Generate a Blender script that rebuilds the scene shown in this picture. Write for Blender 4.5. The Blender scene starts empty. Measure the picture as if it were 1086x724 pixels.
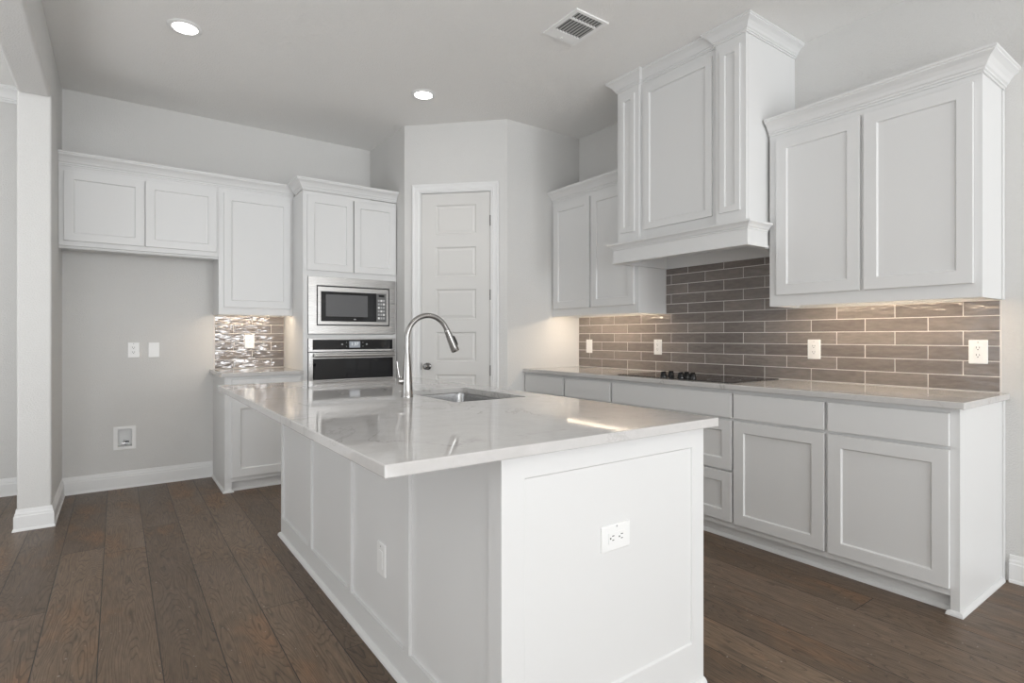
import bpy, bmesh, math, random
from mathutils import Vector, Matrix

random.seed(7)
S = bpy.context.scene
COL = S.collection

# ------------------------------------------------------------------ camera
CAM_H = 1.189
cam = bpy.data.cameras.new('camera')
cam.sensor_width = 36.0
cam.lens = 36.0 * 585.8 / 1086.0
cam.shift_y = -4.86 / 1086.0
cam.clip_start = 0.02
cam_o = bpy.data.objects.new('camera', cam)
COL.objects.link(cam_o)
cam_o.location = (0, 0, CAM_H)
cam_o.rotation_euler = (math.radians(90), 0, -0.6208)
S.camera = cam_o

# ------------------------------------------------------------------ exposure
S.view_settings.view_transform = 'Standard'
S.view_settings.look = 'None'
S.view_settings.gamma = 1.0
S.view_settings.use_curve_mapping = False
S.view_settings.exposure = 0.09

# ------------------------------------------------------------------ world
W = bpy.data.worlds.new('sky')
S.world = W
W.use_nodes = True
bg = W.node_tree.nodes['Background']
bg.inputs[0].default_value = (0.92, 0.96, 1.0, 1)
bg.inputs[1].default_value = 1.6

WIN_POWER = 60.0
SIDE_POWER = 10.0
UPLIGHT_POWER = 156.0
SIDE_UPLIGHT = 58.0
CAN_STRENGTH = 11.0
CAN_BEAM = 14.0
STRIP_STRENGTH = 62.0
WIN_TILT = 24.0


def area(name, loc, rot, sx, sy, power, color=(1, 1, 1)):
    l = bpy.data.lights.new(name, 'AREA')
    l.shape = 'RECTANGLE'
    l.size = sx
    l.size_y = sy
    l.energy = power
    l.color = color
    o = bpy.data.objects.new(name, l)
    COL.objects.link(o)
    o.location = loc
    o.rotation_euler = rot
    return o


REAR_Y = -7.5
REAR_WINDOWS = [(-3.5, -1.5), (-0.9, 1.1), (1.5, 3.3)]
for (a, b), gain in zip(REAR_WINDOWS, (0.7, 0.65, 1.75)):
    area('daylight_area', ((a + b) / 2, REAR_Y - 0.12, 1.45), (math.radians(90 + WIN_TILT), 0, 0), b - a, 2.2, WIN_POWER * gain * (b - a), (0.945, 0.975, 1.0))
area('daylight_area', (-4.62, 1.6, 1.45), (math.radians(90), 0, math.radians(-90)), 3.0, 2.0, SIDE_POWER, (0.945, 0.975, 1.0))  # window light added in the unseen side room, for light from the left

# unseen area lights added at floor level, facing up to brighten the ceiling
area('fill_uplight', (-0.6, -3.2, 0.04), (math.pi, 0, 0), 5.0, 3.4, UPLIGHT_POWER, (0.945, 0.975, 1.0))
area('fill_uplight', (-2.6, 2.2, 0.04), (math.pi, 0, 0), 2.6, 3.0, SIDE_UPLIGHT, (0.945, 0.975, 1.0))


# ------------------------------------------------------------------ node helpers
def new_mat(name):
    m = bpy.data.materials.new(name)
    m.use_nodes = True
    nt = m.node_tree
    return m, nt, nt.nodes['Principled BSDF']


def N(nt, kind, **kw):
    n = nt.nodes.new(kind)
    for k, v in kw.items():
        setattr(n, k, v)
    return n


def setin(n, **kw):
    for k, v in kw.items():
        n.inputs[k.replace('_', ' ')].default_value = v


def simple(name, col, rough=0.5, metal=0.0, spec=0.5, bump=None, coat=0.0):
    m, nt, p = new_mat(name)
    p.inputs['Base Color'].default_value = (*col, 1)
    p.inputs['Roughness'].default_value = rough
    p.inputs['Metallic'].default_value = metal
    p.inputs['Specular IOR Level'].default_value = spec
    p.inputs['Coat Weight'].default_value = coat
    if bump:
        scale, strength, dist = bump
        tc = N(nt, 'ShaderNodeTexCoord')
        no = N(nt, 'ShaderNodeTexNoise')
        no.inputs['Scale'].default_value = scale
        no.inputs['Detail'].default_value = 3
        b = N(nt, 'ShaderNodeBump')
        b.inputs['Strength'].default_value = strength
        b.inputs['Distance'].default_value = dist
        nt.links.new(tc.outputs['Object'], no.inputs['Vector'])
        nt.links.new(no.outputs['Fac'], b.inputs['Height'])
        nt.links.new(b.outputs['Normal'], p.inputs['Normal'])
    return m


def emitter(name, col, strength, base=(0.8, 0.8, 0.8)):
    m, nt, p = new_mat(name)
    p.inputs['Base Color'].default_value = (*base, 1)
    p.inputs['Emission Color'].default_value = (*col, 1)
    p.inputs['Emission Strength'].default_value = strength
    return m


# ------------------------------------------------------------------ materials
M_WHITE = simple('white_paint', (0.74, 0.74, 0.735), 0.38, spec=0.4)
M_TRIM = simple('white_trim_paint', (0.82, 0.82, 0.815), 0.4, spec=0.4)
M_DOOR = simple('door_paint', (0.70, 0.69, 0.67), 0.42, spec=0.4)
M_WALL = simple('grey_wall_paint', (0.69, 0.683, 0.668), 0.75, spec=0.25, bump=(120, 0.5, 0.006))
M_CEIL = simple('ceiling_paint', (0.89, 0.88, 0.86), 0.85, spec=0.2, bump=(110, 0.7, 0.006))
M_PLATE = simple('white_plastic', (0.86, 0.86, 0.85), 0.3)
M_VENT = simple('vent_white', (0.93, 0.93, 0.92), 0.35)
M_SLOT = simple('dark_slot', (0.03, 0.03, 0.03), 0.6)
M_BLACKGLASS = simple('black_glass', (0.006, 0.006, 0.007), 0.04, spec=0.4)
M_COOKGLASS = simple('cooktop_glass', (0.010, 0.010, 0.011), 0.06, spec=0.5)
M_BLACK = simple('black_plastic', (0.008, 0.008, 0.009), 0.25, spec=0.28)
M_PRINT = simple('grey_print', (0.16, 0.16, 0.17), 0.3)
M_KNOB = simple('satin_nickel', (0.20, 0.195, 0.19), 0.22, 1.0)
M_HINGE = simple('hinge_nickel', (0.24, 0.235, 0.23), 0.35, 1.0)
M_DARKGAP = simple('dark_gap', (0.01, 0.01, 0.01), 0.6)
M_MWGLASS = simple('smoked_glass', (0.12, 0.12, 0.125), 0.12)
M_GREYPANEL = simple('control_panel_grey', (0.13, 0.13, 0.13), 0.3)
M_BUTTON = simple('button_grey', (0.45, 0.45, 0.45), 0.35)
M_SLAT = simple('vent_slat_grey', (0.42, 0.42, 0.41), 0.5)
M_VENTDARK = simple('vent_dark', (0.06, 0.06, 0.06), 0.8)
M_BRASS = simple('chrome_valve', (0.75, 0.75, 0.76), 0.15, 1.0)
M_BLUE = simple('valve_lever', (0.05, 0.05, 0.06), 0.35)
M_LED = emitter('warm_led', (1.0, 0.80, 0.58), STRIP_STRENGTH)
M_CAN = emitter('can_light_lens', (1.0, 0.965, 0.93), CAN_STRENGTH)
M_CLOCK = emitter('clock_screen', (0.55, 0.60, 0.66), 0.40, (0.02, 0.02, 0.02))
M_DIGIT = emitter('clock_digits', (0.95, 0.98, 1.0), 0.85, (0.02, 0.02, 0.02))
M_SCREW = simple('screw_grey', (0.45, 0.45, 0.45), 0.4, 0.6)


def brushed(name, col, rough, axis='X'):
    m, nt, p = new_mat(name)
    p.inputs['Base Color'].default_value = (*col, 1)
    p.inputs['Metallic'].default_value = 1.0
    tc = N(nt, 'ShaderNodeTexCoord')
    mp = N(nt, 'ShaderNodeMapping')
    sc = {'X': (3, 400, 400), 'Z': (300, 300, 3), 'Y': (400, 3, 400)}[axis]
    mp.inputs['Scale'].default_value = sc
    no = N(nt, 'ShaderNodeTexNoise')
    no.inputs['Scale'].default_value = 1.0
    no.inputs['Detail'].default_value = 2
    mr = N(nt, 'ShaderNodeMapRange')
    mr.inputs['To Min'].default_value = rough - 0.05
    mr.inputs['To Max'].default_value = rough + 0.07
    b = N(nt, 'ShaderNodeBump')
    b.inputs['Strength'].default_value = 0.03
    b.inputs['Distance'].default_value = 0.001
    L = nt.links.new
    L(tc.outputs['Object'], mp.inputs['Vector'])
    L(mp.outputs['Vector'], no.inputs['Vector'])
    L(no.outputs['Fac'], mr.inputs['Value'])
    L(mr.outputs['Result'], p.inputs['Roughness'])
    L(no.outputs['Fac'], b.inputs['Height'])
    L(b.outputs['Normal'], p.inputs['Normal'])
    return m


M_STEEL = brushed('brushed_steel', (0.47, 0.46, 0.45), 0.27, 'X')
M_STEELV = brushed('brushed_steel_faucet', (0.37, 0.36, 0.35), 0.2, 'Z')
M_SINK = brushed('sink_steel', (0.42, 0.42, 0.42), 0.24, 'Y')


def quartz():
    m, nt, p = new_mat('white_quartz')
    L = nt.links.new
    geo = N(nt, 'ShaderNodeNewGeometry')
    # large veins: distorted noise iso-lines
    n1 = N(nt, 'ShaderNodeTexNoise')
    setin(n1, Scale=1.9, Detail=6.0, Roughness=0.6, Distortion=0.9)
    sub = N(nt, 'ShaderNodeMath', operation='SUBTRACT')
    sub.inputs[1].default_value = 0.5
    ab = N(nt, 'ShaderNodeMath', operation='ABSOLUTE')
    r1 = N(nt, 'ShaderNodeMapRange')
    setin(r1, From_Min=0.0, From_Max=0.010, To_Min=1.0, To_Max=0.0)
    n3 = N(nt, 'ShaderNodeTexNoise')
    setin(n3, Scale=3.2, Detail=2.0)
    r3 = N(nt, 'ShaderNodeMapRange')
    setin(r3, From_Min=0.42, From_Max=0.62, To_Min=0.0, To_Max=0.85)
    mul = N(nt, 'ShaderNodeMath', operation='MULTIPLY')
    # soft clouds
    n2 = N(nt, 'ShaderNodeTexNoise')
    setin(n2, Scale=16.0, Detail=6.0, Roughness=0.7)
    cr = N(nt, 'ShaderNodeValToRGB')
    cr.color_ramp.elements[0].position = 0.3
    cr.color_ramp.elements[0].color = (0.555, 0.545, 0.53, 1)
    cr.color_ramp.elements[1].position = 0.7
    cr.color_ramp.elements[1].color = (0.615, 0.60, 0.59, 1)
    mix = N(nt, 'ShaderNodeMix', data_type='RGBA')
    mix.inputs['B'].default_value = (0.40, 0.385, 0.37, 1)
    for n in (n1, n2, n3):
        L(geo.outputs['Position'], n.inputs['Vector'])
    L(n1.outputs['Fac'], sub.inputs[0])
    L(sub.outputs[0], ab.inputs[0])
    L(ab.outputs[0], r1.inputs['Value'])
    L(n3.outputs['Fac'], r3.inputs['Value'])
    L(r1.outputs['Result'], mul.inputs[0])
    L(r3.outputs['Result'], mul.inputs[1])
    L(n2.outputs['Fac'], cr.inputs['Fac'])
    L(cr.outputs['Color'], mix.inputs['A'])
    L(mul.outputs[0], mix.inputs['Factor'])
    L(mix.outputs['Result'], p.inputs['Base Color'])
    p.inputs['Roughness'].default_value = 0.05
    p.inputs['Specular IOR Level'].default_value = 0.55
    return m


M_QUARTZ = quartz()


def wood_floor():
    m, nt, p = new_mat('brown_oak_planks')
    L = nt.links.new
    WID, LEN, X0 = 0.1905, 2.15, -0.058
    geo = N(nt, 'ShaderNodeNewGeometry')
    sx = N(nt, 'ShaderNodeSeparateXYZ')
    L(geo.outputs['Position'], sx.inputs[0])

    def math_(op, a, b=None):
        n = N(nt, 'ShaderNodeMath', operation=op)
        if hasattr(a, 'is_linked') or not isinstance(a, (int, float)):
            L(a, n.inputs[0])
        else:
            n.inputs[0].default_value = a
        if b is not None:
            if isinstance(b, (int, float)):
                n.inputs[1].default_value = b
            else:
                L(b, n.inputs[1])
        return n.outputs[0]
    u = math_('DIVIDE', math_('SUBTRACT', sx.outputs['X'], X0), WID)
    iu = math_('FLOOR', u)
    fu = math_('FRACT', u)
    wn = N(nt, 'ShaderNodeTexWhiteNoise', noise_dimensions='1D')
    L(iu, wn.inputs['W'])
    v = math_('ADD', math_('DIVIDE', sx.outputs['Y'], LEN), math_('MULTIPLY', wn.outputs['Value'], 7.3))
    iv = math_('FLOOR', v)
    fv = math_('FRACT', v)
    # seam distance in metres
    du = math_('MULTIPLY', math_('MINIMUM', fu, math_('SUBTRACT', 1.0, fu)), WID)
    dv = math_('MULTIPLY', math_('MINIMUM', fv, math_('SUBTRACT', 1.0, fv)), LEN)
    d = math_('MINIMUM', du, dv)
    seam = N(nt, 'ShaderNodeMapRange')
    setin(seam, From_Min=0.0008, From_Max=0.0026, To_Min=1.0, To_Max=0.0)
    L(d, seam.inputs['Value'])
    # per plank random
    cmb = N(nt, 'ShaderNodeCombineXYZ')
    L(iu, cmb.inputs[0])
    L(iv, cmb.inputs[1])
    wr = N(nt, 'ShaderNodeTexWhiteNoise', noise_dimensions='3D')
    L(cmb.outputs[0], wr.inputs['Vector'])
    # grain coordinates, shifted per plank
    gv = N(nt, 'ShaderNodeCombineXYZ')
    L(math_('ADD', sx.outputs['X'], math_('MULTIPLY', wr.outputs['Value'], 31.0)), gv.inputs[0])
    L(math_('ADD', math_('MULTIPLY', sx.outputs['Y'], 0.11), math_('MULTIPLY', iu, 3.7)), gv.inputs[1])
    L(math_('MULTIPLY', wr.outputs['Value'], 17.0), gv.inputs[2])
    # cathedral rings
    big = N(nt, 'ShaderNodeTexNoise')
    setin(big, Scale=6.5, Detail=2.5, Roughness=0.45)
    L(gv.outputs[0], big.inputs['Vector'])
    rings = math_('FRACT', math_('MULTIPLY', big.outputs['Fac'], 46.0))
    ringp = N(nt, 'ShaderNodeMapRange')
    setin(ringp, From_Min=0.0, From_Max=0.35, To_Min=0.0, To_Max=1.0)
    L(rings, ringp.inputs['Value'])
    # fine fibres
    fine = N(nt, 'ShaderNodeTexNoise')
    setin(fine, Scale=90.0, Detail=4.0, Roughness=0.7)
    L(gv.outputs[0], fine.inputs['Vector'])
    patch = N(nt, 'ShaderNodeTexNoise')
    setin(patch, Scale=2.6, Detail=4.0, Roughness=0.6)
    pv = N(nt, 'ShaderNodeCombineXYZ')
    L(math_('ADD', math_('MULTIPLY', sx.outputs['X'], 1.6), math_('MULTIPLY', wr.outputs['Value'], 31.0)), pv.inputs[0])
    L(math_('ADD', math_('MULTIPLY', sx.outputs['Y'], 0.55), math_('MULTIPLY', iu, 3.7)), pv.inputs[1])
    L(pv.outputs[0], patch.inputs['Vector'])
    base = N(nt, 'ShaderNodeValToRGB')
    e = base.color_ramp.elements
    e[0].position = 0.0
    e[0].color = (0.115, 0.079, 0.052, 1)
    e[1].position = 1.0
    e[1].color = (0.184, 0.128, 0.085, 1)
    mm = e.new(0.55)
    mm.color = (0.144, 0.100, 0.067, 1)
    L(wr.outputs['Value'], base.inputs['Fac'])
    warm = N(nt, 'ShaderNodeMix', data_type='RGBA', blend_type='MIX')
    pr = N(nt, 'ShaderNodeMapRange')
    setin(pr, From_Min=0.54, From_Max=0.72, To_Min=0.0, To_Max=0.75)
    L(patch.outputs['Fac'], pr.inputs['Value'])
    L(pr.outputs['Result'], warm.inputs['Factor'])
    L(base.outputs['Color'], warm.inputs['A'])
    warm.inputs['B'].default_value = (0.25, 0.142, 0.078, 1)
    g1 = N(nt, 'ShaderNodeMix', data_type='RGBA', blend_type='MULTIPLY')
    g1.inputs['Factor'].default_value = 0.52
    L(warm.outputs['Result'], g1.inputs['A'])
    L(ringp.outputs['Result'], g1.inputs['B'])
    g2 = N(nt, 'ShaderNodeMix', data_type='RGBA', blend_type='MULTIPLY')
    g2.inputs['Factor'].default_value = 1.0
    fr = N(nt, 'ShaderNodeMapRange')
    setin(fr, From_Min=0.3, From_Max=0.7, To_Min=0.72, To_Max=1.32)
    L(fine.outputs['Fac'], fr.inputs['Value'])
    L(g1.outputs['Result'], g2.inputs['A'])
    L(fr.outputs['Result'], g2.inputs['B'])
    g3 = N(nt, 'ShaderNodeMix', data_type='RGBA')
    L(seam.outputs['Result'], g3.inputs['Factor'])
    L(g2.outputs['Result'], g3.inputs['A'])
    g3.inputs['B'].default_value = (0.012, 0.009, 0.007, 1)
    # pale dust specks
    vo = N(nt, 'ShaderNodeTexNoise')
    setin(vo, Scale=75.0, Detail=0.0)
    L(geo.outputs['Position'], vo.inputs['Vector'])
    vr = N(nt, 'ShaderNodeMapRange')
    setin(vr, From_Min=0.825, From_Max=0.86, To_Min=0.0, To_Max=0.55)
    L(vo.outputs['Fac'], vr.inputs['Value'])
    g4 = N(nt, 'ShaderNodeMix', data_type='RGBA')
    L(vr.outputs['Result'], g4.inputs['Factor'])
    L(g3.outputs['Result'], g4.inputs['A'])
    g4.inputs['B'].default_value = (0.5, 0.46, 0.42, 1)
    L(g4.outputs['Result'], p.inputs['Base Color'])
    rr = N(nt, 'ShaderNodeMapRange')
    setin(rr, From_Min=0.3, From_Max=0.7, To_Min=0.34, To_Max=0.48)
    L(patch.outputs['Fac'], rr.inputs['Value'])
    L(rr.outputs['Result'], p.inputs['Roughness'])
    p.inputs['Specular IOR Level'].default_value = 0.42
    # bump
    hs = math_('SUBTRACT', math_('ADD', math_('MULTIPLY', ringp.outputs['Result'], 0.25), math_('MULTIPLY', fine.outputs['Fac'], 0.35)), math_('MULTIPLY', seam.outputs['Result'], 1.6))
    b = N(nt, 'ShaderNodeBump')
    setin(b, Strength=0.45, Distance=0.0012)
    L(hs, b.inputs['Height'])
    L(b.outputs['Normal'], p.inputs['Normal'])
    return m


M_FLOOR = wood_floor()


def glazed_tile(name, c0, c1, wave, scale, rough, spec=0.5):
    m, nt, p = new_mat(name)
    L = nt.links.new
    geo = N(nt, 'ShaderNodeNewGeometry')
    cr = N(nt, 'ShaderNodeValToRGB')
    cr.color_ramp.elements[0].color = (*c0, 1)
    cr.color_ramp.elements[1].color = (*c1, 1)
    L(geo.outputs['Random Per Island'], cr.inputs['Fac'])
    off = N(nt, 'ShaderNodeVectorMath', operation='SCALE')
    off.inputs['Scale'].default_value = 13.0
    cx = N(nt, 'ShaderNodeCombineXYZ')
    L(geo.outputs['Random Per Island'], cx.inputs[0])
    L(geo.outputs['Random Per Island'], cx.inputs[2])
    L(cx.outputs[0], off.inputs[0])
    ad = N(nt, 'ShaderNodeVectorMath', operation='ADD')
    L(geo.outputs['Position'], ad.inputs[0])
    L(off.outputs[0], ad.inputs[1])
    mp = N(nt, 'ShaderNodeMapping')
    mp.inputs['Scale'].default_value = (1, 1, 3.6)
    L(ad.outputs[0], mp.inputs['Vector'])
    no = N(nt, 'ShaderNodeTexNoise')
    setin(no, Scale=scale, Detail=1.0, Distortion=0.3)
    L(mp.outputs['Vector'], no.inputs['Vector'])
    cl = N(nt, 'ShaderNodeTexNoise')
    setin(cl, Scale=16.0, Detail=4.0, Roughness=0.6)
    L(mp.outputs['Vector'], cl.inputs['Vector'])
    fr = N(nt, 'ShaderNodeMapRange')
    setin(fr, From_Min=0.3, From_Max=0.7, To_Min=0.86, To_Max=1.16)
    L(cl.outputs['Fac'], fr.inputs['Value'])
    g = N(nt, 'ShaderNodeMix', data_type='RGBA', blend_type='MULTIPLY')
    g.inputs['Factor'].default_value = 1.0
    L(cr.outputs['Color'], g.inputs['A'])
    L(fr.outputs['Result'], g.inputs['B'])
    L(g.outputs['Result'], p.inputs['Base Color'])
    b = N(nt, 'ShaderNodeBump')
    setin(b, Strength=wave, Distance=0.02)
    L(no.outputs['Fac'], b.inputs['Height'])
    L(b.outputs['Normal'], p.inputs['Normal'])
    p.inputs['Roughness'].default_value = rough
    p.inputs['Specular IOR Level'].default_value = spec
    return m


M_TILE = glazed_tile('taupe_glazed_tile', (0.180, 0.156, 0.143), (0.245, 0.213, 0.194), 0.22, 11.0, 0.05)
M_TILEB = glazed_tile('taupe_wavy_glazed_tile', (0.165, 0.143, 0.131), (0.225, 0.195, 0.178), 0.42, 10.0, 0.03, 1.0)
M_GROUT = simple('pale_grout', (0.78, 0.745, 0.71), 0.85, spec=0.2)


# ------------------------------------------------------------------ mesh builder
class MB:
    def __init__(self, off=(0, 0, 0)):
        self.bm = bmesh.new()
        self.off = Vector(off)

    def v(self, p):
        return self.bm.verts.new(Vector(p))

    def face(self, vs, mi=0):
        try:
            f = self.bm.faces.new(vs)
            f.material_index = mi
            return f
        except ValueError:
            return None

    def quad(self, a, b, c, d, mi=0):
        return self.face([self.v(a), self.v(b), self.v(c), self.v(d)], mi)

    def box(self, x0, x1, y0, y1, z0, z1, mi=0):
        x0, x1 = min(x0, x1), max(x0, x1)
        y0, y1 = min(y0, y1), max(y0, y1)
        z0, z1 = min(z0, z1), max(z0, z1)
        V = [self.v((x, y, z)) for z in (z0, z1) for y in (y0, y1) for x in (x0, x1)]
        for q in ((0, 2, 3, 1), (4, 5, 7, 6), (0, 1, 5, 4), (2, 6, 7, 3), (0, 4, 6, 2), (1, 3, 7, 5)):
            self.face([V[i] for i in q], mi)
        return self

    def loft(self, rings, closed_ring=True, cap=True, mi=0):
        R = [[self.v(p) for p in r] for r in rings]
        n = len(R[0])
        for a, b in zip(R[:-1], R[1:]):
            for i in range(n if closed_ring else n - 1):
                j = (i + 1) % n
                self.face([a[i], a[j], b[j], b[i]], mi)
        if cap:
            self.face(list(reversed(R[0])), mi)
            self.face(R[-1], mi)
        return self

    def cyl(self, c0, c1, r0, r1=None, n=24, mi=0):
        r1 = r0 if r1 is None else r1
        return self.tube([c0, c1], [r0, r1], n, mi)

    def tube(self, pts, rad, n=20, mi=0):
        pts = [Vector(p) for p in pts]
        if not isinstance(rad, (list, tuple)):
            rad = [rad] * len(pts)
        rings = []
        ref = None
        for i, p in enumerate(pts):
            if i == 0:
                t = pts[1] - pts[0]
            elif i == len(pts) - 1:
                t = pts[-1] - pts[-2]
            else:
                t = (pts[i + 1] - pts[i]).normalized() + (pts[i] - pts[i - 1]).normalized()
            t.normalize()
            if ref is None:
                ref = Vector((0, 1, 0)) if abs(t.y) < 0.9 else Vector((1, 0, 0))
            a = (ref - t * ref.dot(t)).normalized()
            b = t.cross(a)
            ref = a
            rings.append([p + (a * math.cos(2 * math.pi * k / n) + b * math.sin(2 * math.pi * k / n)) * rad[i] for k in range(n)])
        return self.loft(rings, mi=mi)

    def lathe(self, prof, axis_o=(0, 0, 0), axis='Z', n=32, mi=0, caps=True):
        o = Vector(axis_o)
        rings = []
        for r, h in prof:
            ring = []
            for k in range(n):
                a = 2 * math.pi * k / n
                c, s = r * math.cos(a), r * math.sin(a)
                ring.append(o + {'Z': Vector((c, s, h)), 'Y': Vector((c, h, s)), 'X': Vector((h, c, s))}[axis])
            rings.append(ring)
        return self.loft(rings, cap=caps, mi=mi)

    def sweep(self, path, prof, mp=None, closed=False, mi=0):
        """path in a plane (a, b); prof = closed loop of (offset to the right of the path, height)."""
        mp = mp or (lambda a, b, h: (a, b, h))
        n = len(path)
        P = [Vector(p) for p in path]
        rings = []
        for i in range(n):
            segs = []
            if i > 0 or closed:
                segs.append((P[i] - P[i - 1]).normalized())
            if i < n - 1 or closed:
                segs.append((P[(i + 1) % n] - P[i]).normalized())
            nor = [Vector((s.y, -s.x)) for s in segs]
            if len(nor) == 1:
                mv = nor[0]
            else:
                mv = (nor[0] + nor[1]) / (1 + nor[0].dot(nor[1]))
            rings.append([mp(P[i].x + mv.x * o, P[i].y + mv.y * o, h) for o, h in prof])
        if closed:
            rings.append(rings[0])
        return self.loft(rings, cap=not closed, mi=mi)

    def shaker(self, mp, u0, u1, z0, z1, o0, t=0.019, rail=0.062, rec=0.010, slope=0.005, mi=0):
        """Door front: mp(u, out, z). A raised frame round a sunk flat panel."""
        def ring(d, o):
            return [self.v(mp(u, o, z)) for u, z in ((u0 + d, z0 + d), (u1 - d, z0 + d), (u1 - d, z1 - d), (u0 + d, z1 - d))]
        R = [ring(0, o0), ring(0, o0 + t), ring(rail, o0 + t), ring(rail + slope, o0 + t - rec)]
        self.face(list(reversed(R[0])), mi)
        for a, b in zip(R[:-1], R[1:]):
            for i in range(4):
                j = (i + 1) % 4
                self.face([a[i], a[j], b[j], b[i]], mi)
        self.face(R[-1], mi)
        return self

    def slab(self, mp, u0, u1, z0, z1, o0, t=0.019, mi=0):
        a = mp(u0, o0, z0)
        b = mp(u1, o0 + t, z1)
        return self.box(a[0], b[0], a[1], b[1], a[2], b[2], mi)

    def done(self, name, mats, parent=None, bevel=0.0, seg=2, smooth=False, weld=False):
        bm = self.bm
        if weld:
            bmesh.ops.remove_doubles(bm, verts=bm.verts[:], dist=1e-5)
        bmesh.ops.translate(bm, vec=-self.off, verts=bm.verts[:])
        bmesh.ops.recalc_face_normals(bm, faces=bm.faces[:])
        me = bpy.data.meshes.new(name)
        bm.to_mesh(me)
        bm.free()
        if not isinstance(mats, (list, tuple)):
            mats = [mats]
        for m in mats:
            me.materials.append(m)
        o = bpy.data.objects.new(name, me)
        COL.objects.link(o)
        if parent is not None:
            o.parent = parent
        else:
            o.location = self.off
        if bevel:
            b = o.modifiers.new('bevel', 'BEVEL')
            b.width = bevel
            b.segments = seg
            b.limit_method = 'ANGLE'
            b.angle_limit = math.radians(40)
            b.harden_normals = False
        if smooth:
            for p in me.polygons:
                p.use_smooth = True
            try:
                me.set_sharp_from_angle(angle=math.radians(38))
            except Exception:
                pass
        return o


def tag(o, label, cat, group=None):
    o['label'] = label
    o['category'] = cat
    if group:
        o['group'] = group
    return o


def thing(name, label, cat, loc=(0, 0, 0), rotz=0.0, group=None):
    o = bpy.data.objects.new(name, None)
    o.empty_display_size = 0.1
    COL.objects.link(o)
    o.location = loc
    o.rotation_euler = (0, 0, rotz)
    return tag(o, label, cat, group)


def struct(o, label, cat):
    o['kind'] = 'structure'
    return tag(o, label, cat)


RIGHT = -math.pi / 2      # local -y faces world -X (right wall), local +x runs towards the camera

# ------------------------------------------------------------------ room numbers
H = 3.048
XW, XF = 3.538, 2.910          # right wall, right base-cabinet face
YB, XL = 5.323, -0.335         # back wall, left stub wall
YP, XP = 3.860, 2.061          # pantry faces
P1, P2 = (XP, 4.511), (2.712, YP)
COLX = -0.500
COLY = 4.512
YFAR = 5.56

# ------------------------------------------------------------------ structure
mb = MB()
mb.box(-4.6, XW, REAR_Y, YFAR, -0.12, 0.0)
struct(mb.done('floor', M_FLOOR), 'dark brown wide plank wood floor under the kitchen island', 'floor')

mb = MB()
mb.box(-4.6, XW, REAR_Y, YFAR, H, H + 0.12)
struct(mb.done('ceiling', M_CEIL), 'light grey textured ceiling with recessed lights', 'ceiling')

# back wall with the hole of the water supply box
WBX0, WBX1, WBZ0, WBZ1 = 0.000, 0.100, 0.322, 0.466
mb = MB((0, YB, 0))
mb.box(XL, WBX0, YB, YB + 0.12, 0, H)
mb.box(WBX1, XP, YB, YB + 0.12, 0, H)
mb.box(WBX0, WBX1, YB, YB + 0.12, 0, WBZ0)
mb.box(WBX0, WBX1, YB, YB + 0.12, WBZ1, H)
mb.box(XP, XP + 0.1, YB, YB + 0.12, 0, H)
struct(mb.done('wall_back', M_WALL, weld=False), 'grey painted wall behind the oven tower and the empty fridge bay', 'wall')

mb = MB((XW, 0, 0))
mb.box(XW, XW + 0.12, REAR_Y, YFAR, 0, H)
struct(mb.done('wall_right', M_WALL), 'textured grey wall behind the range hood and long worktop', 'wall')

# pantry corner: side, diagonal with a door opening, front
DS0, DS1, DTOP = 0.139, 0.783, 2.456     # opening along the diagonal
mb = MB((XP, YP, 0))
T = 0.11
mb.box(XP, XP + T, P1[1] + 0.05, YB, 0, H)
mb.box(P2[0] + 0.05, XW, YP, YP + T, 0, H)
r2 = 1 / math.sqrt(2)


def dg(s, o, z):           # point on the diagonal wall, o = out of the wall towards the kitchen
    return (P1[0] + s * r2 - o * r2, P1[1] - s * r2 - o * r2, z)


DL = math.hypot(P2[0] - P1[0], P2[1] - P1[1])


def dbox(mb, s0, s1, o0, o1, z0, z1, mi=0):
    V = [mb.v(dg(s, o, z)) for z in (z0, z1) for o in (o0, o1) for s in (s0, s1)]
    for q in ((0, 2, 3, 1), (4, 5, 7, 6), (0, 1, 5, 4), (2, 6, 7, 3), (0, 4, 6, 2), (1, 3, 7, 5)):
        mb.face([V[i] for i in q], mi)


dbox(mb, 0, DS0, -T, 0, 0, H)
dbox(mb, DS1, DL, -T, 0, 0, H)
dbox(mb, DS0, DS1, -T, 0, DTOP, H)
# square corner posts closing the faces flush
for (px, py), w in ((P1, 0), (P2, 1)):
    if w == 0:
        q = [(px, py), (px + T, py), (px + T, py + 0.05), (px, py + 0.05)]
    else:
        q = [(px, py), (px, py + T), (px + 0.05, py + T), (px + 0.05, py)]
    mb.loft([[(x, y, 0) for x, y in q], [(x, y, H) for x, y in q]])
struct(mb.done('wall_pantry', M_WALL), 'grey corner pantry walls around the white door', 'wall')

# left stub wall (column) and header over the wide opening
mb = MB((XL, COLY, 0))
mb.box(COLX, XL, COLY, YFAR, 0, H)
struct(mb.done('wall_left', M_WALL, bevel=0.012, seg=3), 'grey wall end standing left of the empty fridge bay', 'wall')
mb = MB((XL, 0, 2.69))
mb.box(COLX, XL, 0.3, COLY, 2.69, H)
struct(mb.done('trim_1', M_WALL, bevel=0.02, seg=4), 'grey plastered header over the wide opening beside the kitchen', 'header')
mb = MB((XL, 0, 0))
mb.box(COLX, XL, -0.9, 0.3, 2.69, H)
struct(mb.done('trim_2', M_WALL), 'grey plastered header running on behind the viewpoint', 'header')

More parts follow.
